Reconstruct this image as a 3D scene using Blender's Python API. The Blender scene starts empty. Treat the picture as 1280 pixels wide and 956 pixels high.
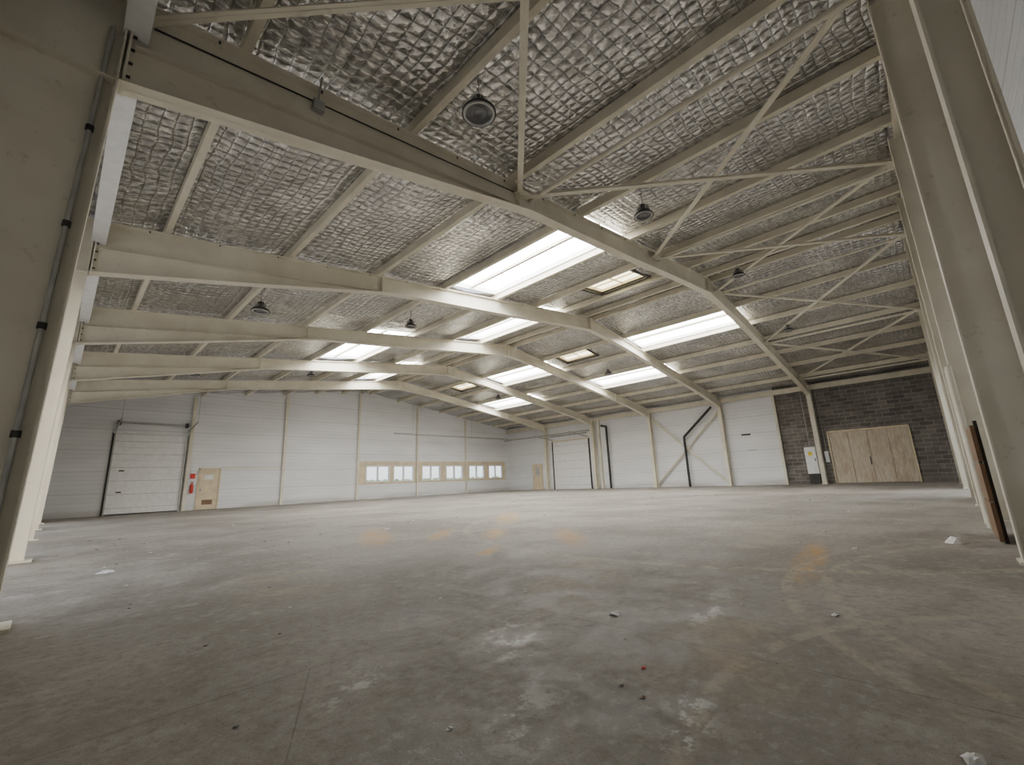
import bpy, math, random
from mathutils import Vector, Matrix
random.seed(7)
scene=bpy.context.scene
COL=scene.collection

# ------------------------------------------------------------------ geometry constants (metres)
FR=[4.62+4.71*i for i in range(5)]           # portal frame stations along Y
YG,YF=-0.75,28.16                            # near / far gable cladding
XL,XR=-0.85,28.5                             # left / right eave cladding
XA=14.4                                      # ridge
def ztop(x):                                 # top of rafter
    return 5.3+0.131*x if x<=XA else 7.186-0.139*(x-XA)
def zc(x): return ztop(x)+0.2                # underside of roof
PL=[-0.85,0.8,2.88,4.96,7.04,9.12,11.0,12.7,14.1]
PR=[14.7,16.95,18.8,20.75,22.6,24.6,26.6,28.5]

# ------------------------------------------------------------------ node helpers
class NT:
    def __init__(s,name):
        s.m=bpy.data.materials.new(name); s.m.use_nodes=True
        s.t=s.m.node_tree; s.b=s.t.nodes['Principled BSDF']
        s.co=None
    def n(s,k,**kw):
        nd=s.t.nodes.new(k)
        for a,v in kw.items(): setattr(nd,a,v)
        return nd
    def L(s,a,b): s.t.links.new(a,b)
    def pos(s):
        if s.co is None: s.co=s.n('ShaderNodeTexCoord').outputs['Object']
        return s.co
    def xyz(s):
        nd=s.n('ShaderNodeSeparateXYZ'); s.L(s.pos(),nd.inputs[0]); return nd.outputs
    def inp(s,sock,v):
        if isinstance(v,bpy.types.NodeSocket): s.L(v,sock)
        else: sock.default_value=v
    def M(s,op,a,b=0.0,c=0.0,clamp=False):
        nd=s.n('ShaderNodeMath',operation=op); nd.use_clamp=clamp
        s.inp(nd.inputs[0],a); s.inp(nd.inputs[1],b); s.inp(nd.inputs[2],c); return nd.outputs[0]
    def noise(s,scale,detail=3,rough=.55,vec=None,dist=0.0):
        nd=s.n('ShaderNodeTexNoise'); s.L(vec if vec is not None else s.pos(),nd.inputs['Vector'])
        nd.inputs['Scale'].default_value=scale; nd.inputs['Detail'].default_value=min(detail,4)
        nd.inputs['Roughness'].default_value=rough; nd.inputs['Distortion'].default_value=dist
        return nd.outputs[0]
    def smooth(s,v,a,b,lo=0.0,hi=1.0):
        nd=s.n('ShaderNodeMapRange',interpolation_type='SMOOTHSTEP'); s.L(v,nd.inputs[0])
        for i,x in enumerate((a,b,lo,hi)): nd.inputs[i+1].default_value=x
        return nd.outputs[0]
    def mix(s,f,a,b,mode='MIX'):
        nd=s.n('ShaderNodeMix',data_type='RGBA',blend_type=mode)
        s.inp(nd.inputs[0],f)
        for k,v in ((6,a),(7,b)):
            if isinstance(v,tuple): nd.inputs[k].default_value=(*v,1)
            else: s.L(v,nd.inputs[k])
        return nd.outputs[2]
    def scaled(s,x,y,z):
        nd=s.n('ShaderNodeMapping'); nd.inputs['Scale'].default_value=(x,y,z); s.L(s.pos(),nd.inputs[0]); return nd.outputs[0]
    def bump(s,h,strength,dist):
        nd=s.n('ShaderNodeBump'); nd.inputs['Strength'].default_value=strength; nd.inputs['Distance'].default_value=dist
        s.L(h,nd.inputs['Height']); s.L(nd.outputs[0],s.b.inputs['Normal'])
    def set(s,**kw):
        for k,v in kw.items():
            k={'base':'Base Color','rough':'Roughness','metal':'Metallic','em':'Emission Color','es':'Emission Strength','spec':'Specular IOR Level','tr':'Transmission Weight'}[k]
            if isinstance(v,tuple): s.b.inputs[k].default_value=(*v,1)
            elif isinstance(v,(int,float)): s.b.inputs[k].default_value=v
            else: s.L(v,s.b.inputs[k])
        return s.m

def simple(name,c,rough=.5,metal=0,var=.12,scale=6):
    t=NT(name); n=t.noise(scale,2)
    k=t.smooth(n,.3,.7)
    col=t.mix(k,tuple(x*(1-var) for x in c),tuple(min(1,x*(1+var)) for x in c))
    return t.set(base=col,rough=rough,metal=metal)

def mk_steel():
    t=NT('cream_painted_steel')
    n=t.noise(1.3,2,.6); n2=t.noise(9,3,.7)
    col=t.mix(t.smooth(n,.3,.7),(.68,.63,.51),(.79,.75,.62))
    col=t.mix(t.M('MULTIPLY',t.smooth(n2,.60,.75),.35),col,(.36,.31,.23))
    return t.set(base=col,rough=.45)
def mk_clad(name,c,period=.2,joint=1.0,rough=.45):
    t=NT(name); o=t.xyz()
    rib=t.M('ABSOLUTE',t.M('SINE',t.M('MULTIPLY',o[2],math.pi/period)))
    groove=t.smooth(rib,0,.35)
    jf=t.M('FRACT',t.M('DIVIDE',t.M('ADD',o[2],.02),joint))
    jl=t.M('LESS_THAN',jf,.025/joint)
    v=t.noise(.8,3,.6,vec=t.scaled(.35,.35,1.6))
    col=t.mix(t.smooth(v,.3,.7),tuple(x*.90 for x in c),c)
    col=t.mix(t.M('MULTIPLY',t.M('SUBTRACT',1.0,groove),.28),col,tuple(x*.55 for x in c))
    col=t.mix(t.M('MULTIPLY',jl,.45),col,tuple(x*.45 for x in c))
    dirt=t.smooth(o[2],.0,.5,.6,0)
    col=t.mix(t.M('MULTIPLY',dirt,t.smooth(v,.35,.6)),col,(.32,.29,.24))
    t.bump(groove,.35,.012)
    return t.set(base=col,rough=rough)
def mk_foil():
    t=NT('foil_insulation_quilt'); o=t.xyz(); P=.155
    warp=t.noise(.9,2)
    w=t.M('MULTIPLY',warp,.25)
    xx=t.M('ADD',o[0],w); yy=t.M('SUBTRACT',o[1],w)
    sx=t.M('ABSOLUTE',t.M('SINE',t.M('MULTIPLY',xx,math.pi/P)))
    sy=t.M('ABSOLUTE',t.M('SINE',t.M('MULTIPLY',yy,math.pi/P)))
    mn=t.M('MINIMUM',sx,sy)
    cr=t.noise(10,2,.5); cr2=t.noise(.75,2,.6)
    wire_shade=t.smooth(mn,.03,.15,1,0)
    col=t.mix(t.smooth(cr,.36,.64),(.46,.455,.45),(.88,.88,.875))  # light and dark of the crumples put into the foil colour
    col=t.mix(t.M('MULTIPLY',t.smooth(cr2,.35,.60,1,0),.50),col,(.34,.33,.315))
    col=t.mix(t.M('MULTIPLY',wire_shade,.60),col,(.20,.195,.19))  # wire mesh lines, with quilt shading painted into the colour as well
    seam=t.smooth(t.M('ABSOLUTE',t.M('SINE',t.M('MULTIPLY',t.M('ADD',xx,.3),math.pi/1.04))),.02,.07,1,0)
    col=t.mix(t.M('MULTIPLY',seam,.6),col,(.92,.92,.9))
    h=t.M('ADD',t.M('MULTIPLY',t.M('POWER',mn,.6),.75),t.M('MULTIPLY',cr,.9))
    t.bump(h,.8,.04)
    return t.set(base=col,rough=.25,metal=.82)
def mk_floor():
    t=NT('stained_concrete_slab'); o=t.xyz()
    a=t.noise(.45,4,.62); b=t.noise(2.6,4,.72); c=t.noise(16,4,.75); d=t.noise(110,2,.6)
    col=t.mix(t.smooth(a,.36,.64),(.225,.200,.168),(.345,.318,.280))
    col=t.mix(t.M('MULTIPLY',t.smooth(b,.50,.66),.50),col,(.45,.425,.38))
    col=t.mix(t.M('MULTIPLY',t.smooth(b,.48,.36),.45),col,(.165,.140,.112))
    col=t.mix(t.M('MULTIPLY',t.smooth(c,.50,.64),.42),col,(.18,.155,.128))
    col=t.mix(t.M('MULTIPLY',t.smooth(c,.46,.34),.35),col,(.45,.425,.385))
    col=t.mix(t.M('MULTIPLY',t.smooth(d,.56,.70),.45),col,(.10,.09,.075))
    def blob(cx,cy,rx,ry,ang):
        mp=t.n('ShaderNodeMapping',vector_type='TEXTURE'); mp.inputs['Location'].default_value=(cx,cy,0)
        mp.inputs['Rotation'].default_value=(0,0,ang); mp.inputs['Scale'].default_value=(rx,ry,1)
        t.L(t.pos(),mp.inputs[0]); ln=t.n('ShaderNodeVectorMath',operation='LENGTH'); t.L(mp.outputs[0],ln.inputs[0])
        return ln.outputs['Value']
    def sumb(L,e=.2):
        r=None
        for q in L:
            k=blob(*q); r=k if r is None else t.M('MINIMUM',r,k)
        return t.smooth(r,e,1.0,1,0)
    rust=sumb([(3.9,7.1,1.9,.38,1.1),(4.6,6.2,1.2,.24,.75),(5.2,5.5,1.2,.26,.75),(5.35,4.1,1.5,.28,.75),(3.8,4.15,.5,.18,.6),(5.0,1.05,1.6,.18,.12),(7.5,7.5,2.2,.4,.75)])
    rn=t.noise(7,4,.8)
    rm=t.M('MULTIPLY',rust,t.smooth(rn,.45,.55))
    col=t.mix(t.M('MULTIPLY',rust,.38),col,(.42,.32,.19))
    col=t.mix(t.M('MULTIPLY',rm,.9),col,(.47,.28,.11))
    pale_sheen=sumb([(1.85,1.85,.60,.26,.8),(1.0,1.95,.36,.20,.6),(1.5,.72,.70,.15,.4),(2.9,1.2,.9,.2,.2),(1.3,1.25,.40,.22,.7)],0)  # skylight reflections painted into the slab colour, along with efflorescence
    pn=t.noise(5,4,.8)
    pm=t.M('MULTIPLY',pale_sheen,t.smooth(pn,.50,.60))
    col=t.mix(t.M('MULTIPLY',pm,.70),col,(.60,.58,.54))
    warm=sumb([(2.4,.9,1.2,.5,.3),(3.2,2.4,1.4,.5,.5),(7,2,2.5,.7,.2),(1.6,4.6,1.4,.6,1.2)],0)
    col=t.mix(t.M('MULTIPLY',t.M('MULTIPLY',warm,t.smooth(b,.42,.60)),.40),col,(.42,.33,.21))
    def ring(cx,cy,R,w):
        k=blob(cx,cy,1,1,0)
        return t.smooth(t.M('ABSOLUTE',t.M('SUBTRACT',k,R)),w*.4,w,1,0)
    rg=t.M('MAXIMUM',ring(4.5,-2.2,3.0,.06),t.M('MAXIMUM',ring(9,3,5.0,.10),t.M('MAXIMUM',ring(4.5,-2.2,3.25,.05),ring(2.0,-1.2,2.0,.05))))
    rg=t.M('MULTIPLY',rg,t.smooth(rn,.42,.56))
    col=t.mix(t.M('MULTIPLY',rg,.42),col,(.48,.41,.30))
    def joint(s,off):
        f=t.M('FRACT',t.M('DIVIDE',t.M('ADD',t.M('SUBTRACT',s,off),.004),4.67)); return t.M('LESS_THAN',f,.008/4.67)
    jj=t.M('MAXIMUM',joint(o[0],2.3),joint(o[1],2.3))
    u=t.M('SUBTRACT',t.M('MULTIPLY',t.M('SUBTRACT',o[0],.9),.894),t.M('MULTIPLY',t.M('SUBTRACT',o[1],2.2),.447))
    cr=t.M('MULTIPLY',t.M('LESS_THAN',t.M('ABSOLUTE',u),.003),t.M('MULTIPLY',t.M('LESS_THAN',o[1],2.3),t.M('LESS_THAN',o[0],.96)))
    jj=t.M('MAXIMUM',jj,cr)
    col=t.mix(t.M('MULTIPLY',jj,t.smooth(b,.35,.6,.6,.25)),col,(.08,.07,.06))
    ro=t.smooth(b,.38,.62,.52,.80)
    ro=t.M('SUBTRACT',t.M('ADD',ro,t.M('MULTIPLY',c,.15)),t.M('MULTIPLY',t.M('MULTIPLY',pale_sheen,t.smooth(pn,.40,.60)),.16))
    h=t.M('SUBTRACT',t.M('MULTIPLY',c,.8),t.M('MULTIPLY',jj,1.2))
    t.bump(h,.45,.012)
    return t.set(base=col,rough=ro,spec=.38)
def mk_block():
    t=NT('concrete_block_masonry'); o=t.xyz()
    cb=t.n('ShaderNodeCombineXYZ'); t.L(o[1],cb.inputs[0]); t.L(o[2],cb.inputs[1])
    br=t.n('ShaderNodeTexBrick'); t.L(cb.outputs[0],br.inputs['Vector'])
    br.inputs['Scale'].default_value=1; br.inputs['Brick Width'].default_value=.5; br.inputs['Row Height'].default_value=.2
    br.inputs['Mortar Size'].default_value=.014; br.inputs['Mortar Smooth'].default_value=.2
    br.inputs['Color1'].default_value=(.24,.22,.195,1); br.inputs['Color2'].default_value=(.13,.117,.105,1); br.inputs['Mortar'].default_value=(.36,.335,.31,1)
    n=t.noise(1.5,3); col=t.mix(t.smooth(n,.35,.65),t.mix(.4,br.outputs[0],(.08,.07,.06)),br.outputs[0])
    return t.set(base=col,rough=.9)
def mk_ply():
    t=NT('weathered_plywood'); o=t.xyz()
    g=t.noise(3,3,.65,vec=t.scaled(1,5,.7))
    col=t.mix(t.smooth(g,.3,.7),(.50,.42,.32),(.66,.58,.46))
    r=t.noise(2.2,4,.75,vec=t.scaled(1,1.6,.5)); col=t.mix(t.M('MULTIPLY',t.smooth(r,.50,.62),.45),col,(.42,.29,.17))
    col=t.mix(t.M('MULTIPLY',t.smooth(r,.44,.36),.4),col,(.72,.67,.58))
    return t.set(base=col,rough=.8)
def mk_sky(name,c,st):
    t=NT(name); o=t.xyz()
    w=t.M('ABSOLUTE',t.M('SINE',t.M('MULTIPLY',o[0],math.pi/.21)))
    e=t.smooth(w,0,.7,.72,1)
    t.set(base=(.8,.8,.8),rough=.4,em=c); t.set(es=t.M('MULTIPLY',e,st)); return t.m
STEEL=mk_steel(); CLAD=mk_clad('white_sandwich_panel',(.84,.845,.85)); CLADN=mk_clad('white_ribbed_cladding',(.82,.84,.88),.11,1.1,.35)
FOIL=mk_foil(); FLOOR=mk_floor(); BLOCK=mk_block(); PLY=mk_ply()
SKY=mk_sky('translucent_rooflight_sheet',(1,.995,.985),20.0); HATCH=mk_sky('aged_yellow_rooflight_dome',(1,.93,.62),5.0)
DARK=simple('dark_metal',(.05,.047,.043),.5,.3); BLACK=simple('black_plastic_pipe',(.02,.02,.022),.35)
GREY=simple('galvanised_metal',(.45,.45,.43),.4,.4); WHITE=simple('white_enamel',(.83,.83,.82),.35,0,.05)
LENS=simple('smoked_lamp_lens',(.20,.20,.20),.25,.2)
BEIGE=simple('beige_paint',(.70,.59,.40),.5,0,.1,3); BROWN=simple('brown_paint',(.22,.13,.07),.6); RED=simple('red_paint',(.6,.03,.02),.3)
PURL=simple('cream_purlin_paint',(.69,.64,.51),.5,0,.08,2); PAPER=simple('crumpled_paper',(.8,.79,.76),.7,0,.05); YEL=simple('yellow_label',(.8,.6,.05),.5)
tg=NT('window_glass'); GLASS=tg.set(base=(.95,.98,.98),rough=.02,tr=1.0)
to=NT('outdoor_hedge'); no=to.noise(1.5,3); OUT=to.set(base=to.mix(to.smooth(no,.35,.65),(.18,.28,.10),(.50,.58,.34)),rough=.9)
APRON=simple('pale_gravel_yard',(.50,.48,.45),.9,0,.12,.6)

# ------------------------------------------------------------------ mesh builder
class MB:
    def __init__(s): s.v=[];s.f=[];s.mi=[];s.mats=[];s.sm=[]
    def m(s,mat):
        if mat not in s.mats: s.mats.append(mat)
        return s.mats.index(mat)
    def add(s,vs,fs,mat,smooth=False):
        o=len(s.v); s.v+= [tuple(v) for v in vs]; k=s.m(mat)
        for f in fs: s.f.append(tuple(o+i for i in f)); s.mi.append(k); s.sm.append(smooth)
    def hexa(s,c,mat):
        s.add(c,[(3,2,1,0),(4,5,6,7),(0,1,5,4),(1,2,6,5),(2,3,7,6),(3,0,4,7)],mat)
    def box(s,x0,x1,y0,y1,z0,z1,mat):
        s.hexa([(x0,y0,z0),(x1,y0,z0),(x1,y1,z0),(x0,y1,z0),(x0,y0,z1),(x1,y0,z1),(x1,y1,z1),(x0,y1,z1)],mat)
    def beam(s,p,q,w,h,mat,up=Vector((0,0,1))):
        p=Vector(p);q=Vector(q);d=(q-p).normalized()
        a=d.cross(up)
        if a.length<1e-3: a=d.cross(Vector((1,0,0)))
        a.normalize(); b=a.cross(d).normalized(); a=a*w/2;b=b*h/2
        s.add([p-a-b,p+a-b,p+a+b,p-a+b,q-a-b,q+a-b,q+a+b,q-a+b],[(0,1,2,3),(7,6,5,4),(4,5,1,0),(5,6,2,1),(6,7,3,2),(7,4,0,3)],mat)
    def cyl(s,p,q,r,mat,n=10,r2=None,smooth=True):
        p=Vector(p);q=Vector(q);d=(q-p).normalized(); r2=r if r2 is None else r2
        a=d.cross(Vector((0,0,1)))
        if a.length<1e-3: a=Vector((1,0,0))
        a.normalize(); b=d.cross(a)
        vs=[];
        for i in range(n):
            t=2*math.pi*i/n; u=a*math.cos(t)+b*math.sin(t); vs+= [p+u*r,q+u*r2]
        s.add(vs,[(2*i,2*((i+1)%n),2*((i+1)%n)+1,2*i+1) for i in range(n)],mat,smooth)
        s.add([vs[2*i] for i in range(n)],[tuple(range(n))[::-1]],mat); s.add([vs[2*i+1] for i in range(n)],[tuple(range(n))],mat)
    def rev(s,c,prof,mat,n=24):
        vs=[]
        for r,z in prof:
            for i in range(n):
                t=2*math.pi*i/n; vs.append((c[0]+r*math.cos(t),c[1]+r*math.sin(t),c[2]+z))
        fs=[]
        for k in range(len(prof)-1):
            for i in range(n): fs.append((k*n+i,k*n+(i+1)%n,(k+1)*n+(i+1)%n,(k+1)*n+i))
        s.add(vs,fs,mat,True)
    def obj(s,name,parent=None):
        me=bpy.data.meshes.new(name); me.from_pydata(s.v,[],s.f)
        for m in s.mats: me.materials.append(m)
        for p,k,sm in zip(me.polygons,s.mi,s.sm): p.material_index=k; p.use_smooth=sm
        me.update(); o=bpy.data.objects.new(name,me); COL.objects.link(o)
        if parent: o.parent=parent
        return o

# ------------------------------------------------------------------ floor, yard
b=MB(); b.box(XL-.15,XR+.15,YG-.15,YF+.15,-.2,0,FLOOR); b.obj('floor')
b=MB(); b.box(-60,XL-.151,-60,90,-.3,-.02,APRON); b.box(XR+.3,90,-60,90,-.3,-.02,APRON); b.box(XL-.15,XR+.3,YF+.3,90,-.3,-.02,APRON); b.box(XL-.15,XR+.3,-60,YG-.3,-.3,-.02,APRON); b.obj('ground_yard')
b=MB()
for i in range(60):
    x=5+i*.6+random.uniform(-.1,.1); r=random.uniform(.5,.8); y=36+random.uniform(-.3,.3)
    b.rev((x,y,-.02),[(r*.7,0),(r,.5),(r*.8,1.0),(r*.4,1.35),(.02,1.45)],OUT,9)
b.obj('hedge_outside')

# ------------------------------------------------------------------ walls
T=.12
def gable_piece(b,x0,x1,z0,z1,y0,y1,mat):
    xs=[x0]+([XA] if x0<XA<x1 and z1 is None else [])+[x1]
    for a,c in zip(xs,xs[1:]):
        za=zc(a)+.02 if z1 is None else z1; zb=zc(c)+.02 if z1 is None else z1
        b.hexa([(a,y0,z0),(c,y0,z0),(c,y1,z0),(a,y1,z0),(a,y0,za),(c,y0,zb),(c,y1,zb),(a,y1,za)],mat)
WIN=[(14.65,16.45),(16.75,18.45),(19.15,20.85),(21.4,23.1),(23.75,25.45),(25.95,27.6)]
WZ0,WZ1=1.1,2.2
b=MB()
gable_piece(b,XL-T,14.65,0,None,YF,YF+T,CLAD)
gable_piece(b,14.65,27.6,0,WZ0,YF,YF+T,CLAD)
gable_piece(b,14.65,27.6,WZ1,None,YF,YF+T,CLAD)
gable_piece(b,27.6,XR+T,0,None,YF,YF+T,CLAD)
for (a,c),(d,e) in zip(WIN,WIN[1:]): gable_piece(b,c,d,WZ0,WZ1,YF,YF+T,CLAD)
b.obj('wall_back')
b=MB(); gable_piece(b,XL-T,15.7,0,None,YG-T,YG,CLADN); gable_piece(b,15.7,19.8,4.2,None,YG-T,YG,CLADN); gable_piece(b,19.8,XR+T,0,None,YG-T,YG,CLADN); b.obj('wall_front')  # doorway-high gap added in this wall to let daylight in
# left wall: unseen openings added between the frames to let daylight in
b=MB(); 
LIGHT_GAPS=[(5.1,8.9),(9.8,13.6),(14.5,18.3),(19.2,23.0)]
ys=[YG]+[v for q in LIGHT_GAPS for v in q]+[YF]
for i in range(0,len(ys),2): b.box(XL-T,XL,ys[i],ys[i+1],0,zc(XL),CLAD)
for q in LIGHT_GAPS: b.box(XL-T,XL,q[0],q[1],4.2,zc(XL),CLAD)
b.obj('wall_left')
b=MB(); b.box(XR,XR+T,6.4,YF,0,zc(XR)+.02,CLAD); b.box(XR,XR+T,YG,6.4,0,zc(XR)+.02,BLOCK)
b.obj('wall_right')

b=MB()
y0,y1=YF-.03,YF+.02
b.box(14.1,27.95,y0,YF-.001,2.24,2.52,BEIGE); b.box(14.1,27.95,y0,YF-.001,.98,1.08,BEIGE)
xs=[14.1]+[v for w in WIN for v in w]+[27.95]
for i in range(0,len(xs),2): b.box(xs[i],xs[i+1],y0,YF-.001,1.08,2.24,BEIGE)
b.obj('trim_1')
for i,(a,c) in enumerate(WIN):
    b=MB(); f=.06
    b.box(a,c,YF-.05,YF+T,WZ0,WZ0+f,WHITE); b.box(a,c,YF-.05,YF+T,WZ1-f,WZ1,WHITE)
    b.box(a,a+f,YF-.05,YF+T,WZ0+f,WZ1-f,WHITE); b.box(c-f,c,YF-.05,YF+T,WZ0+f,WZ1-f,WHITE)
    mx=(a+c)/2; b.box(mx-.04,mx+.04,YF-.04,YF+T,WZ0+f,WZ1-f,WHITE)
    b.box(a+f,mx-.04,YF+.04,YF+.05,WZ0+f,WZ1-f,GLASS); b.box(mx+.04,c-f,YF+.04,YF+.05,WZ0+f,WZ1-f,GLASS)
    b.obj('window_%d'%(i+1))

# ------------------------------------------------------------------ ceiling (foil insulation) with rooflights
YB=[YG]+FR+[YF]
SL={('L',4,1),('L',6,2),('L',4,3),('L',6,4),('R',1,1),('R',3,2),('R',1,3),('R',3,4)}
HT=[(11.3,12.66,5.7,7.6),(16.98,18.3,11.4,13.4),(16.98,18.3,20.3,22.3)]
def insk(x,y):
    for (a,c,d,e) in HT:
        if a<x<c and d<y<e: return True
    return False
b=MB(); panels=[]
def hz(x,x0,x1,y):
    u=(x-x0)/(x1-x0); base=zc(x)
    s=math.sin(math.pi*u)
    return base-.06*s*(1+.5*math.sin(y*1.9+x0*3)) +.018*math.sin(y*7.3+x*3.1)*s
hx=sorted({v for h in HT for v in h[:2]}); hy=sorted({v for h in HT for v in h[2:]})
for side,P in (('L',PL+[XA]),('R',[XA]+PR)):
    for k,(x0,x1) in enumerate(zip(P,P[1:])):
        kk=k if side=='L' else k-1
        for j,(y0,y1) in enumerate(zip(YB,YB[1:])):
            if (side,kk,j) in SL: panels.append((x0,x1,y0,y1)); continue
            xs=sorted({x0+(x1-x0)*i/8 for i in range(9)}|{v for v in hx if x0<v<x1})
            ys=sorted({y0+(y1-y0)*i/20 for i in range(21)}|{v for v in hy if y0<v<y1})
            vs=[(x,y,hz(x,x0,x1,y)) for y in ys for x in xs]; nx=len(xs); fs=[]
            for r in range(len(ys)-1):
                for c in range(nx-1):
                    if insk((xs[c]+xs[c+1])/2,(ys[r]+ys[r+1])/2): continue
                    q=r*nx+c; fs.append((q,q+nx,q+nx+1,q+1))
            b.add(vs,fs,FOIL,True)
b.obj('ceiling')
def slab(b,x0,x1,y0,y1,dz0,dz1,mat):
    b.hexa([(x0,y0,zc(x0)+dz0),(x1,y0,zc(x1)+dz0),(x1,y1,zc(x1)+dz0),(x0,y1,zc(x0)+dz0),(x0,y0,zc(x0)+dz1),(x1,y0,zc(x1)+dz1),(x1,y1,zc(x1)+dz1),(x0,y1,zc(x0)+dz1)],mat)
for (x0,x1,y0,y1) in panels:
    b=MB()
    slab(b,x0,x1,y0,y0+.05,-.02,.14,WHITE); slab(b,x0,x1,y1-.05,y1,-.02,.14,WHITE)
    slab(b,x0,x0+.05,y0+.05,y1-.05,-.02,.14,WHITE); slab(b,x1-.05,x1,y0+.05,y1-.05,-.02,.14,WHITE)
    xm=(x0+x1)/2; slab(b,xm-.05,xm+.05,y0+.05,y1-.05,.02,.10,PURL)
    o=[(x0+.05,y0+.05),(x1-.05,y0+.05),(x1-.05,y1-.05),(x0+.05,y1-.05)]
    b.add([(x,y,zc(x)+.12) for x,y in o],[(3,2,1,0)],SKY)
    b.obj('skylight')
for (x0,x1,y0,y1) in HT:
    b=MB(); w=.09
    for a,c,d,e in ((x0,x1,y0,y0+w),(x0,x1,y1-w,y1),(x0,x0+w,y0+w,y1-w),(x1-w,x1,y0+w,y1-w)): slab(b,a,c,d,e,-.08,.16,DARK)
    for a,c,d,e in ((x0+w,x1-w,y0+w,y0+w+.06),(x0+w,x1-w,y1-w-.06,y1-w),(x0+w,x0+w+.06,y0+w+.06,y1-w-.06),(x1-w-.06,x1-w,y0+w+.06,y1-w-.06)): slab(b,a,c,d,e,.0,.10,BEIGE)
    ym=(y0+y1)/2; slab(b,x0+w,x1-w,ym-.02,ym+.02,.04,.08,BEIGE); xm=(x0+x1)/2; slab(b,xm-.02,xm+.02,y0+w,y1-w,.04,.08,BEIGE)
    slab(b,x0+w,x1-w,y0+w,y1-w,.10,.12,HATCH)
    b.obj('roof_hatch')

# ------------------------------------------------------------------ purlins (C sections)
b=MB()
for P in (PL[1:],PR[:-1]):
    for x in P:
        z=ztop(x)
        b.box(x-.008,x+.006,YG+.02,YF-.02,z+.004,z+.185,PURL)
        b.box(x+.006,x+.08,YG+.02,YF-.02,z+.004,z+.014,PURL); b.box(x+.068,x+.08,YG+.02,YF-.02,z+.014,z+.04,PURL)
        b.box(x+.006,x+.08,YG+.02,YF-.02,z+.175,z+.185,PURL)
b.obj('roof_purlins')
b=MB()
b.box(-.10,-.04,YG+.02,YF-.02,4.92,ztop(-.1)+.16,WHITE); b.box(-.10,.08,YG+.02,YF-.02,4.90,4.92,WHITE)
b.box(28.2,28.3,YG+.4,YF-.02,5.02,5.30,PURL)
b.obj('eave_beams')

# ------------------------------------------------------------------ portal frames
RB=[(-.07,4.36),(1.9,4.80),(4.8,5.47),(5.4,5.60),(9.1,6.02),(12.5,6.45),(14.4,6.66),(17.0,6.42),(22.0,5.72),(24.5,5.38),(26.3,5.08),(28.06,4.72)]
def sweep_flange(b,pts,y,w,t,up,mat):
    for (x0,z0),(x1,z1) in zip(pts,pts[1:]):
        d=Vector((x1-x0,0,z1-z0)).normalized(); n=Vector((-d.z,0,d.x))*t*up
        b.hexa([(x0,y-w/2,z0),(x1,y-w/2,z1),(x1,y+w/2,z1),(x0,y+w/2,z0),(x0+n.x,y-w/2,z0+n.z),(x1+n.x,y-w/2,z1+n.z),(x1+n.x,y+w/2,z1+n.z),(x0+n.x,y+w/2,z0+n.z)],mat)
for fi,y in enumerate(FR):
    b=MB(); W=.20; tw=.012; tf=.016; S=STEEL
    sweep_flange(b,RB,y,W,tf,1,S)
    TP=[(-.82,ztop(-.82)-tf),(XA,ztop(XA)-tf),(28.42,ztop(28.42)-tf)]
    sweep_flange(b,TP,y,W,tf,1,S)
    sweep_flange(b,[(0,ztop(0)-.50),(5.1,ztop(5.1)-.40)],y,W*.8,.010,1,S)
    for (x0,z0),(x1,z1) in zip(RB,RB[1:]):
        b.hexa([(x0,y-tw/2,z0),(x1,y-tw/2,z1),(x1,y+tw/2,z1),(x0,y+tw/2,z0),(x0,y-tw/2,ztop(x0)-tf),(x1,y-tw/2,ztop(x1)-tf),(x1,y+tw/2,ztop(x1)-tf),(x0,y+tw/2,ztop(x0)-tf)],S)
    xi0,xi1=-.16,-.07
    b.hexa([(-.80,y-tw/2,0),(xi0,y-tw/2,0),(xi0,y+tw/2,0),(-.80,y+tw/2,0),(-.80,y-tw/2,ztop(-.8)-tf),(xi1,y-tw/2,ztop(xi1)-tf),(xi1,y+tw/2,ztop(xi1)-tf),(-.80,y+tw/2,ztop(-.8)-tf)],S)
    sweep_flange(b,[(xi0,0),(xi1,4.36),(xi1,ztop(xi1)-.02)],y,W,tf,1,S)
    sweep_flange(b,[(-.82,0),(-.82,ztop(-.8)-tf)],y,W,tf,-1,S)
    b.box(-.84,xi0+.08,y-.15,y+.15,0,.025,S)
    b.box(-.80,-.08,y-.09,y+.09,4.35,4.366,S)
    b.box(-.05,-.03,y-.11,y+.11,4.36,ztop(0)-.02,S)
    for k in range(6):
        z=4.45+k*.145
        for sy in (-.07,.07): b.cyl((-.03,y+sy,z),(.0,y+sy,z),.014,DARK,6)
    for k in range(9):
        xb=.6+k*1.04
        if fi<2: b.cyl((xb,y-.07,ztop(xb)-.045),(xb,y-.07,ztop(xb)-.016),.012,DARK,6)
    b.box(5.09,5.11,y-.1,y+.1,5.54,ztop(5.1)-tf,S)
    b.box(XA-.012,XA+.012,y-.1,y+.1,6.66,ztop(XA)-tf,S)
    b.box(23.9,23.92,y-.1,y+.1,5.46,ztop(23.9)-tf,S)
    b.box(28.06,28.42,y-tw/2,y+tw/2,0,ztop(28.2)-tf,S); b.box(28.05,28.066,y-W/2,y+W/2,0,ztop(28.06)-tf,S); b.box(28.41,28.426,y-W/2,y+W/2,0,ztop(28.42)-tf,S)
    b.box(28.0,28.48,y-.15,y+.15,0,.025,S)
    b.obj('steel_portal_frame')

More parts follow.
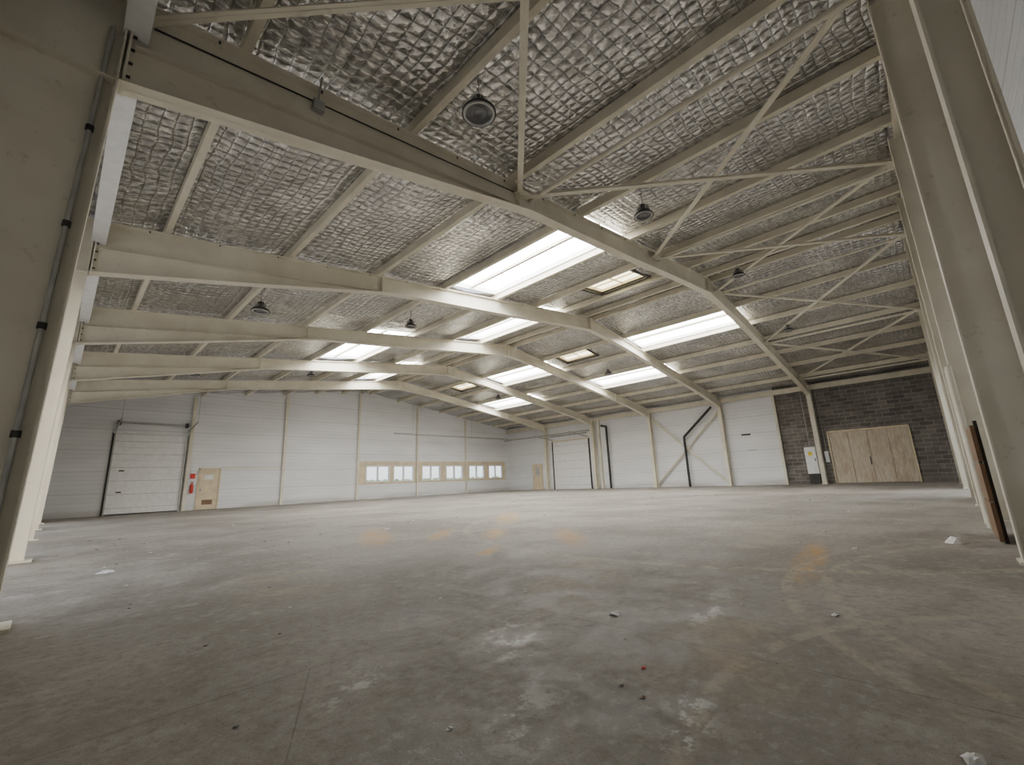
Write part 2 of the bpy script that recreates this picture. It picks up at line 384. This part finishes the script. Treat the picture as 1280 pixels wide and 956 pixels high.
# ------------------------------------------------------------------ gable posts (near & far)
def ipost_y(b,x,ya,yb,z1,w,mat):
    b.box(x-.006,x+.006,min(ya,yb)+.012,max(ya,yb)-.012,0,z1,mat)
    b.box(x-w/2,x+w/2,yb-.006,yb+.006,0,z1,mat); b.box(x-w/2,x+w/2,ya-.006,ya+.006,0,z1,mat)
    b.box(x-w/2-.04,x+w/2+.04,min(ya,yb)-.03,max(ya,yb)+.03,0,.02,mat)
GY=-.50
b=MB(); ipost_y(b,2.5,-.29,-.43,ztop(2.5)-.27,.12,STEEL); b.obj('steel_gable_post')
for x in (5.6,9.2,12.4,15.2,20.3,25.0):
    b=MB(); ipost_y(b,x,-.32,-.64,ztop(x)-.27,.20,STEEL); b.obj('steel_gable_post')
b=MB()
for xa,xb in ((XL+.02,XA),(XA,XR-.02)):
    sweep_flange(b,[(xa,ztop(xa)-.25),(xb,ztop(xb)-.25)],GY,.16,.012,1,STEEL); sweep_flange(b,[(xa,ztop(xa)-.015),(xb,ztop(xb)-.015)],GY,.16,.012,1,STEEL)
    b.hexa([(xa,GY-.005,ztop(xa)-.25),(xb,GY-.005,ztop(xb)-.25),(xb,GY+.005,ztop(xb)-.25),(xa,GY+.005,ztop(xa)-.25),(xa,GY-.005,ztop(xa)-.01),(xb,GY-.005,ztop(xb)-.01),(xb,GY+.005,ztop(xb)-.01),(xa,GY+.005,ztop(xa)-.01)],STEEL)
b.obj('gable_rafter')
for x in (4.72,9.35,14.02,18.7,23.4):
    b=MB()
    z1=ztop(x)-.02; z0=0
    b.box(x-.05,x+.05,YF-.14,YF-.035,z0,z1,STEEL); b.box(x-.07,x+.07,YF-.15,YF-.14,z0,z1,STEEL)
    b.obj('steel_gable_post')

# ------------------------------------------------------------------ roof wind bracing
b=MB()
NX=[0.0,5.2,10.5,15.2,20.6,26.4]
def nz(x): return ztop(x)-.13
y0,y1=GY+.1,FR[0]-.02
for a,c in zip(NX,NX[1:]):
    b.beam((a,y0,nz(a)),(c,y1,nz(c)-.02),.09,.010,STEEL); b.beam((a,y0,nz(a)+.03),(c,y1,nz(c)+.01),.010,.08,STEEL)
    b.beam((c,y0,nz(c)-.05),(a,y1,nz(a)-.05),.09,.010,STEEL); b.beam((c,y0,nz(c)-.02),(a,y1,nz(a)-.02),.010,.08,STEEL)
for x in NX[1:]:
    b.box(x-.16,x+.16,FR[0]-.2,FR[0]-.01,nz(x)-.04,nz(x)-.03,STEEL)
    b.box(x-.16,x+.16,y0-.06,y0+.14,nz(x)-.04,nz(x)-.03,STEEL)
    b.cyl((x+.25,y0,nz(x)),(x+.25,y1,nz(x)),.04,STEEL,8)
b.obj('roof_wind_bracing')
b=MB(); y0,y1=FR[1]+.1,FR[2]-.1
for w,h in ((.12,.01),(.01,.12)):
    b.beam((28.30,y1,4.6),(28.30,y0,.2),w,h,STEEL); b.beam((28.34,y0,4.6),(28.34,y1,.2),w,h,STEEL)
b.obj('wall_cross_bracing')

# ------------------------------------------------------------------ pendants
def lamp(x,y,z,s=1.0):
    b=MB(); r=.21*s
    b.rev((x,y,z),[(.0,.20),(.05,.20),(.07,.17),(.07,.06),(.11,.04),(r*.8,.02),(r,-.03),(r,-.055),(r*.93,-.055),(r*.93,-.03),(r*.62,.0),(.0,.005)],DARK,28)
    for k in range(12):
        t=math.pi*2*k/12; b.beam((x+.07*math.cos(t),y+.07*math.sin(t),z+.11),(x+.115*math.cos(t),y+.115*math.sin(t),z+.07),.006,.08,GREY)
    b.rev((x,y,z),[(r*.93,-.052),(r*.90,-.062),(r*.80,-.066),(r*.78,-.04)],GREY,28)
    b.rev((x,y,z),[(r*.78,-.035),(r*.45,-.03),(r*.44,-.045),(r*.40,-.045),(r*.38,-.03),(0,-.03)],LENS,28)
    zt=zc(x)-.03
    b.cyl((x,y,z+.2),(x+.01,y,z+.26),.012,GREY,6)
    n=int((zt-z-.26)/.05)
    for k in range(max(n,1)):
        za=z+.26+k*(zt-z-.26)/max(n,1); zb=z+.26+(k+1)*(zt-z-.26)/max(n,1)
        o=.012*(1 if k%2 else -1); b.cyl((x-o,y,za),(x+o,y,zb),.005,DARK,5)
    b.cyl((x+.03,y,z+.2),(x+.09,y,zt),.005,WHITE,5)
    b.obj('pendant_high_bay_lamp')
for (x,y) in [(3.05,3.3),(7.55,3.4),(14.0,3.5),(19.3,3.4),(3.05,11.6),(7.5,11.7),(19.5,11.7),(3.2,20.0),(7.6,20.1),(19.5,20.0)]:
    lamp(x,y,zc(x)-.62 if x<5 else zc(x)-.55,1.0 if x<5 else .9)

# ------------------------------------------------------------------ doors on far gable
def sect_door_y(name,x0,x1,h,y):
    b=MB(); n=6
    for k in range(n):
        z0=.02+k*h/n; z1=.02+(k+1)*h/n-.012
        b.box(x0,x1,y-.05,y-.01,z0,z1,WHITE)
        b.box(x0,x1,y-.055,y-.05,z0+.28,z0+.30,GREY)
    b.box(x0,x1,y-.06,y-.01,0,.05,BLACK)
    b.box(x0-.12,x0-.01,y-.09,y-.01,0,h+.1,DARK); b.box(x1+.01,x1+.09,y-.09,y-.01,0,h+.1,DARK)
    b.box(x0-.05,x0,y-.16,y-.06,0,h+.7,GREY); b.box(x1,x1+.05,y-.16,y-.06,0,h+.7,GREY)
    b.cyl((x0-.1,y-.25,h+.55),(x1+.1,y-.25,h+.55),.05,GREY); b.cyl((x0,y-.25,h+.55),(x0+.12,y-.25,h+.55),.12,DARK,14); b.cyl((x1-.12,y-.25,h+.55),(x1,y-.25,h+.55),.12,DARK,14)
    b.box(x0-.1,x1+.1,y-.12,y-.01,h+.05,h+.13,WHITE)
    for x in (x0-.03,x1+.03):
        b.beam((x,y-.1,h+.2),(x,y-2.4,h+.5),.04,.06,GREY); b.beam((x,y-2.4,h+.5),(x,y-2.4,zc(x)-.1),.02,.02,GREY)
    for k in range(1,3): b.box(x0+.3,x0+.5,y-.075,y-.05,k*1.0,k*1.0+.06,DARK)
    return b.obj(name)
sect_door_y('sectional_door',1.75,4.5,3.75,YF)
b=MB(); y=YF
b.box(5.22,5.29,y-.08,y-.001,0,2.12,BEIGE); b.box(6.15,6.22,y-.08,y-.001,0,2.12,BEIGE); b.box(5.22,6.22,y-.08,y-.001,2.06,2.13,BEIGE)
b.box(5.30,6.14,y-.06,y-.01,.02,2.05,BEIGE); b.box(5.34,5.40,y-.12,y-.06,1.0,1.03,DARK); b.box(5.33,5.41,y-.07,y-.06,.92,1.12,GREY)
b.box(5.5,5.9,y-.065,y-.06,1.55,1.78,WHITE); b.box(5.48,5.95,y-.064,y-.06,.25,.5,BROWN)
b.obj('door_1')
b=MB(); b.box(6.25,9.28,YF-.04,YF-.002,2.12,2.18,STEEL); b.obj('trim_2')
def exting(x,y,name='fire_extinguisher'):
    b=MB(); b.rev((x,y,.85),[(.0,0),(.07,0),(.075,.03),(.075,.40),(.05,.47),(.02,.50),(.02,.56),(0,.56)],RED,16); b.box(x-.05,x+.02,y-.02,y+.02,1.40,1.44,BLACK); b.cyl((x+.02,y,1.38),(x+.08,y,1.1),.01,BLACK,6); return b.obj(name)
e=exting(4.98,YF-.10)
b=MB(); b.box(4.9,5.06,YF-.02,YF-.002,.95,1.2,GREY); b.box(4.88,5.1,YF-.02,YF-.003,1.6,1.85,RED); b.obj('extinguisher_sign')

# ------------------------------------------------------------------ right wall: doors, pipes, cabinet
def sect_door_x(name,y0,y1,h,x):
    b=MB(); n=6
    for k in range(n):
        z0=.02+k*h/n; z1=.02+(k+1)*h/n-.012
        b.box(x-.05,x-.01,y0,y1,z0,z1,WHITE); b.box(x-.055,x-.05,y0,y1,z0+.28,z0+.30,GREY)
    b.box(x-.09,x-.01,y0-.1,y0-.01,0,h+.1,DARK); b.box(x-.09,x-.01,y1+.01,y1+.1,0,h+.1,DARK)
    b.box(x-.12,x-.01,y0-.1,y1+.1,h+.05,h+.14,BEIGE)
    b.cyl((x-.25,y0,h+.5),(x-.25,y1,h+.5),.05,GREY)
    for y in (y0+.02,y1-.02): b.beam((x-.1,y,h+.2),(x-2.4,y,h+.45),.04,.06,GREY)
    return b.obj(name)
sect_door_x('sectional_door',19.4,22.9,3.75,XR)
b=MB(); x=XR
b.box(x-.08,x-.001,24.2,24.27,0,2.12,BEIGE); b.box(x-.08,x-.001,25.2,25.27,0,2.12,BEIGE); b.box(x-.08,x-.001,24.2,25.27,2.06,2.13,BEIGE)
b.box(x-.06,x-.01,24.28,25.19,.02,2.05,BEIGE); b.box(x-.12,x-.06,24.36,24.4,1.0,1.03,DARK); b.box(x-.065,x-.06,24.5,24.95,1.2,1.8,GREY)
b.obj('door_2')
exting(XR-.10,23.75)
b=MB()
b.cyl((28.3,17.6,0),(28.3,17.6,4.5),.08,BLACK,14); b.cyl((28.3,17.6,4.5),(28.3,18.02,4.62),.08,BLACK,14)
b.obj('drain_pipe')
b=MB(); b.cyl((28.15,11.75,0),(28.15,11.75,3.15),.075,BLACK,14); b.cyl((28.15,11.75,3.15),(28.15,9.8,4.85),.075,BLACK,14)
for z in (.8,2.2): b.cyl((28.15,11.75,z),(28.15,11.75,z+.06),.095,DARK,14)
b.obj('drain_pipe')
b=MB(); b.box(28.3,28.48,18.25,18.4,0,5.2,STEEL); b.obj('steel_wall_post')
b=MB(); b.box(28.3,28.48,6.33,6.45,0,5.2,STEEL); b.obj('steel_wall_post')
b=MB(); b.cyl((27.9,18.9,4.35),(27.9,28.0,4.35),.06,GREY,10); b.obj('ventilation_pipe')
b=MB(); x=XR
for k in range(4):
    y0=.95+k*.79; b.box(x-.07,x-.02,y0,y0+.775,.03,2.62,PLY)
b.box(x-.09,x-.001,.87,.94,0,2.7,BEIGE); b.box(x-.09,x-.001,4.12,4.19,0,2.7,BEIGE); b.box(x-.09,x-.001,.87,4.19,2.63,2.72,BEIGE)
b.box(x-.1,x-.07,2.56,2.6,.9,1.3,DARK)
b.obj('plywood_double_door')
b=MB()
b.box(28.2,28.49,4.78,5.3,.55,1.95,WHITE); b.box(28.18,28.2,4.80,5.28,.58,1.92,WHITE); b.box(28.17,28.18,4.84,4.88,1.2,1.35,DARK)
b.box(28.17,28.18,4.95,5.15,1.5,1.7,YEL); b.box(28.25,28.49,4.8,5.28,.02,.5,DARK); b.cyl((28.42,5.05,1.95),(28.42,5.05,5.0),.02,GREY,8)
b.obj('electrical_cabinet')
b=MB(); b.box(28.3,28.49,4.24,4.44,1.1,1.7,GREY); b.box(28.28,28.3,4.27,4.41,1.13,1.67,WHITE); b.cyl((28.42,4.34,1.7),(28.42,4.34,5.0),.015,GREY,8); b.obj('meter_box')
b=MB(); b.box(XR-.02,XR-.001,7.9,8.4,2.9,3.0,DARK); b.box(XR-.02,XR-.001,7.7,8.2,2.0,2.05,GREY); b.obj('wall_sign')

# ------------------------------------------------------------------ near gable: side door and pipes
b=MB(); y=YG
b.box(6.15,6.23,y+.001,y+.12,0,2.1,BROWN); b.box(7.15,7.23,y+.001,y+.12,0,2.1,BROWN); b.box(6.15,7.23,y+.001,y+.12,2.1,2.18,BROWN); b.box(6.23,7.15,y+.01,y+.06,.02,2.1,BROWN)
b.box(6.35,6.4,y+.06,y+.12,1.0,1.03,GREY)
b.obj('door_3')
b=MB()
for z0 in (.02,.42,.82): b.box(6.75,7.75,-.30,-.265,z0,z0+.38,BROWN)
b.box(6.80,6.88,-.33,-.30,.0,1.25,DARK); b.box(7.62,7.70,-.33,-.30,.0,1.25,DARK)
b.obj('timber_guard_board')
b=MB(); b.cyl((8.3,-.28,0),(8.3,-.28,2.1),.035,STEEL,10); b.cyl((8.8,-.28,0),(8.8,-.28,2.1),.035,STEEL,10); b.cyl((8.3,-.28,2.1),(8.8,-.28,2.1),.035,STEEL,10); b.cyl((8.3,-.28,1.1),(8.8,-.28,1.1),.03,STEEL,10); b.obj('door_guard_rail')

# ------------------------------------------------------------------ conduits
b=MB(); yc=FR[0]-.04
b.cyl((-.26,yc,.0),(-.16,yc,4.9),.018,GREY,8)
for z in (.45,1.25,2.05,2.9,3.8): 
    xx=-.26+.0204*z; b.cyl((xx,yc,z),(xx+.001,yc,z+.05),.027,DARK,8)
b.obj('electrical_conduit')
b=MB()
b.cyl((.1,FR[0]-.04,ztop(.1)-.2),(5.0,FR[0]-.04,ztop(5.0)-.14),.010,DARK,6)
b.box(1.55,1.68,FR[0]-.09,FR[0]-.01,ztop(1.6)-.3,ztop(1.6)-.17,GREY); b.cyl((1.61,FR[0]-.05,ztop(1.6)-.17),(1.61,FR[0]-.13,ztop(1.6)+.12),.012,GREY,6)
b.obj('electrical_conduit')
b=MB()
b.cyl((16.0,26.8,4.35),(27.8,26.8,4.35),.05,GREY,8); b.cyl((17.5,26.8,4.35),(17.5,26.8,6.7),.012,GREY,6); b.cyl((23.,26.8,4.35),(23.,26.8,5.9),.012,GREY,6)
b.obj('heating_pipework')

# ------------------------------------------------------------------ debris
def scrap(x,y,r,mat=PAPER,h=.35,name='paper_scrap'):
    b=MB(); scr(b,x,y,r,mat,h); return b.obj(name)
def scr(b,x,y,r,mat,h=.35,n=9):
    vs=[(x,y,r*h)]
    for k in range(n):
        t=2*math.pi*k/n; q=r*random.uniform(.6,1.15); vs.append((x+q*math.cos(t),y+q*.7*math.sin(t),random.choice((.002,.003,r*h*.8))))
    m=len(vs)
    for k in range(n):
        t=2*math.pi*(k+.5)/n; q=r*random.uniform(.3,.5); vs.append((x+q*math.cos(t),y+q*.7*math.sin(t),r*h*random.uniform(.5,1.3)))
    fs=[]
    for k in range(n):
        k2=(k+1)%n; fs+= [(1+k,1+k2,m+k),(m+k,1+k2,m+k2),(0,m+k,m+k2)]
    b.add(vs,fs,mat)
for q in [(1.90,.09,.045),(2.5,1.6,.05),(.52,6.9,.08),(6.7,.05,.14),(2.1,3.4,.025),(1.75,2.6,.02),(3.2,.6,.03),(5.8,.8,.05),(4.6,7.9,.06)]: scrap(*q)
scrap(1.9,1.1,.018,RED,name='plastic_scrap')
b=MB(); rr=random.Random(3)
for k in range(150):
    t=rr.random()**1.6; x=.5+t*18; y=rr.uniform(.1,1)**1.5*14
    if x+y<1.2: continue
    r=rr.uniform(.004,.011)*(1+.18*(x+y)); scr(b,x,y,r,rr.choice([DARK,BROWN,BROWN,PAPER,GREY]),.4,6)
b.obj('floor_litter')

# ------------------------------------------------------------------ world
w=bpy.data.worlds.new('World'); scene.world=w; w.use_nodes=True; nt=w.node_tree
bg=nt.nodes['Background']; sk=nt.nodes.new('ShaderNodeTexSky'); sk.sky_type='NISHITA'; sk.sun_disc=False; sk.sun_elevation=math.radians(28); sk.sun_rotation=math.radians(200); sk.altitude=100; sk.dust_density=2.5
mx=nt.nodes.new('ShaderNodeMix'); mx.data_type='RGBA'; mx.inputs[0].default_value=.7; mx.inputs[7].default_value=(5.4,5.7,6.1,1)
nt.links.new(sk.outputs[0],mx.inputs[6]); nt.links.new(mx.outputs[2],bg.inputs[0]); bg.inputs[1].default_value=.45

# ------------------------------------------------------------------ camera
f,pitch,roll,yaw=544,.222,.0411,.806
F=Vector((math.sin(yaw),math.cos(yaw),0));R=Vector((math.cos(yaw),-math.sin(yaw),0));U=Vector((0,0,1))
c,s=math.cos(pitch),math.sin(pitch);F2=F*c+U*s;U2=U*c-F*s
c,s=math.cos(roll),math.sin(roll);R3=R*c-U2*s;U3=R*s+U2*c
cam=bpy.data.cameras.new('camera'); co=bpy.data.objects.new('camera',cam); COL.objects.link(co)
cam.sensor_width=36; cam.lens=f/1280*36; cam.clip_start=.03; cam.clip_end=300
M=Matrix((( R3.x,U3.x,-F2.x,0),(R3.y,U3.y,-F2.y,0),(R3.z,U3.z,-F2.z,.82),(0,0,0,1)))
co.matrix_world=M
scene.camera=co
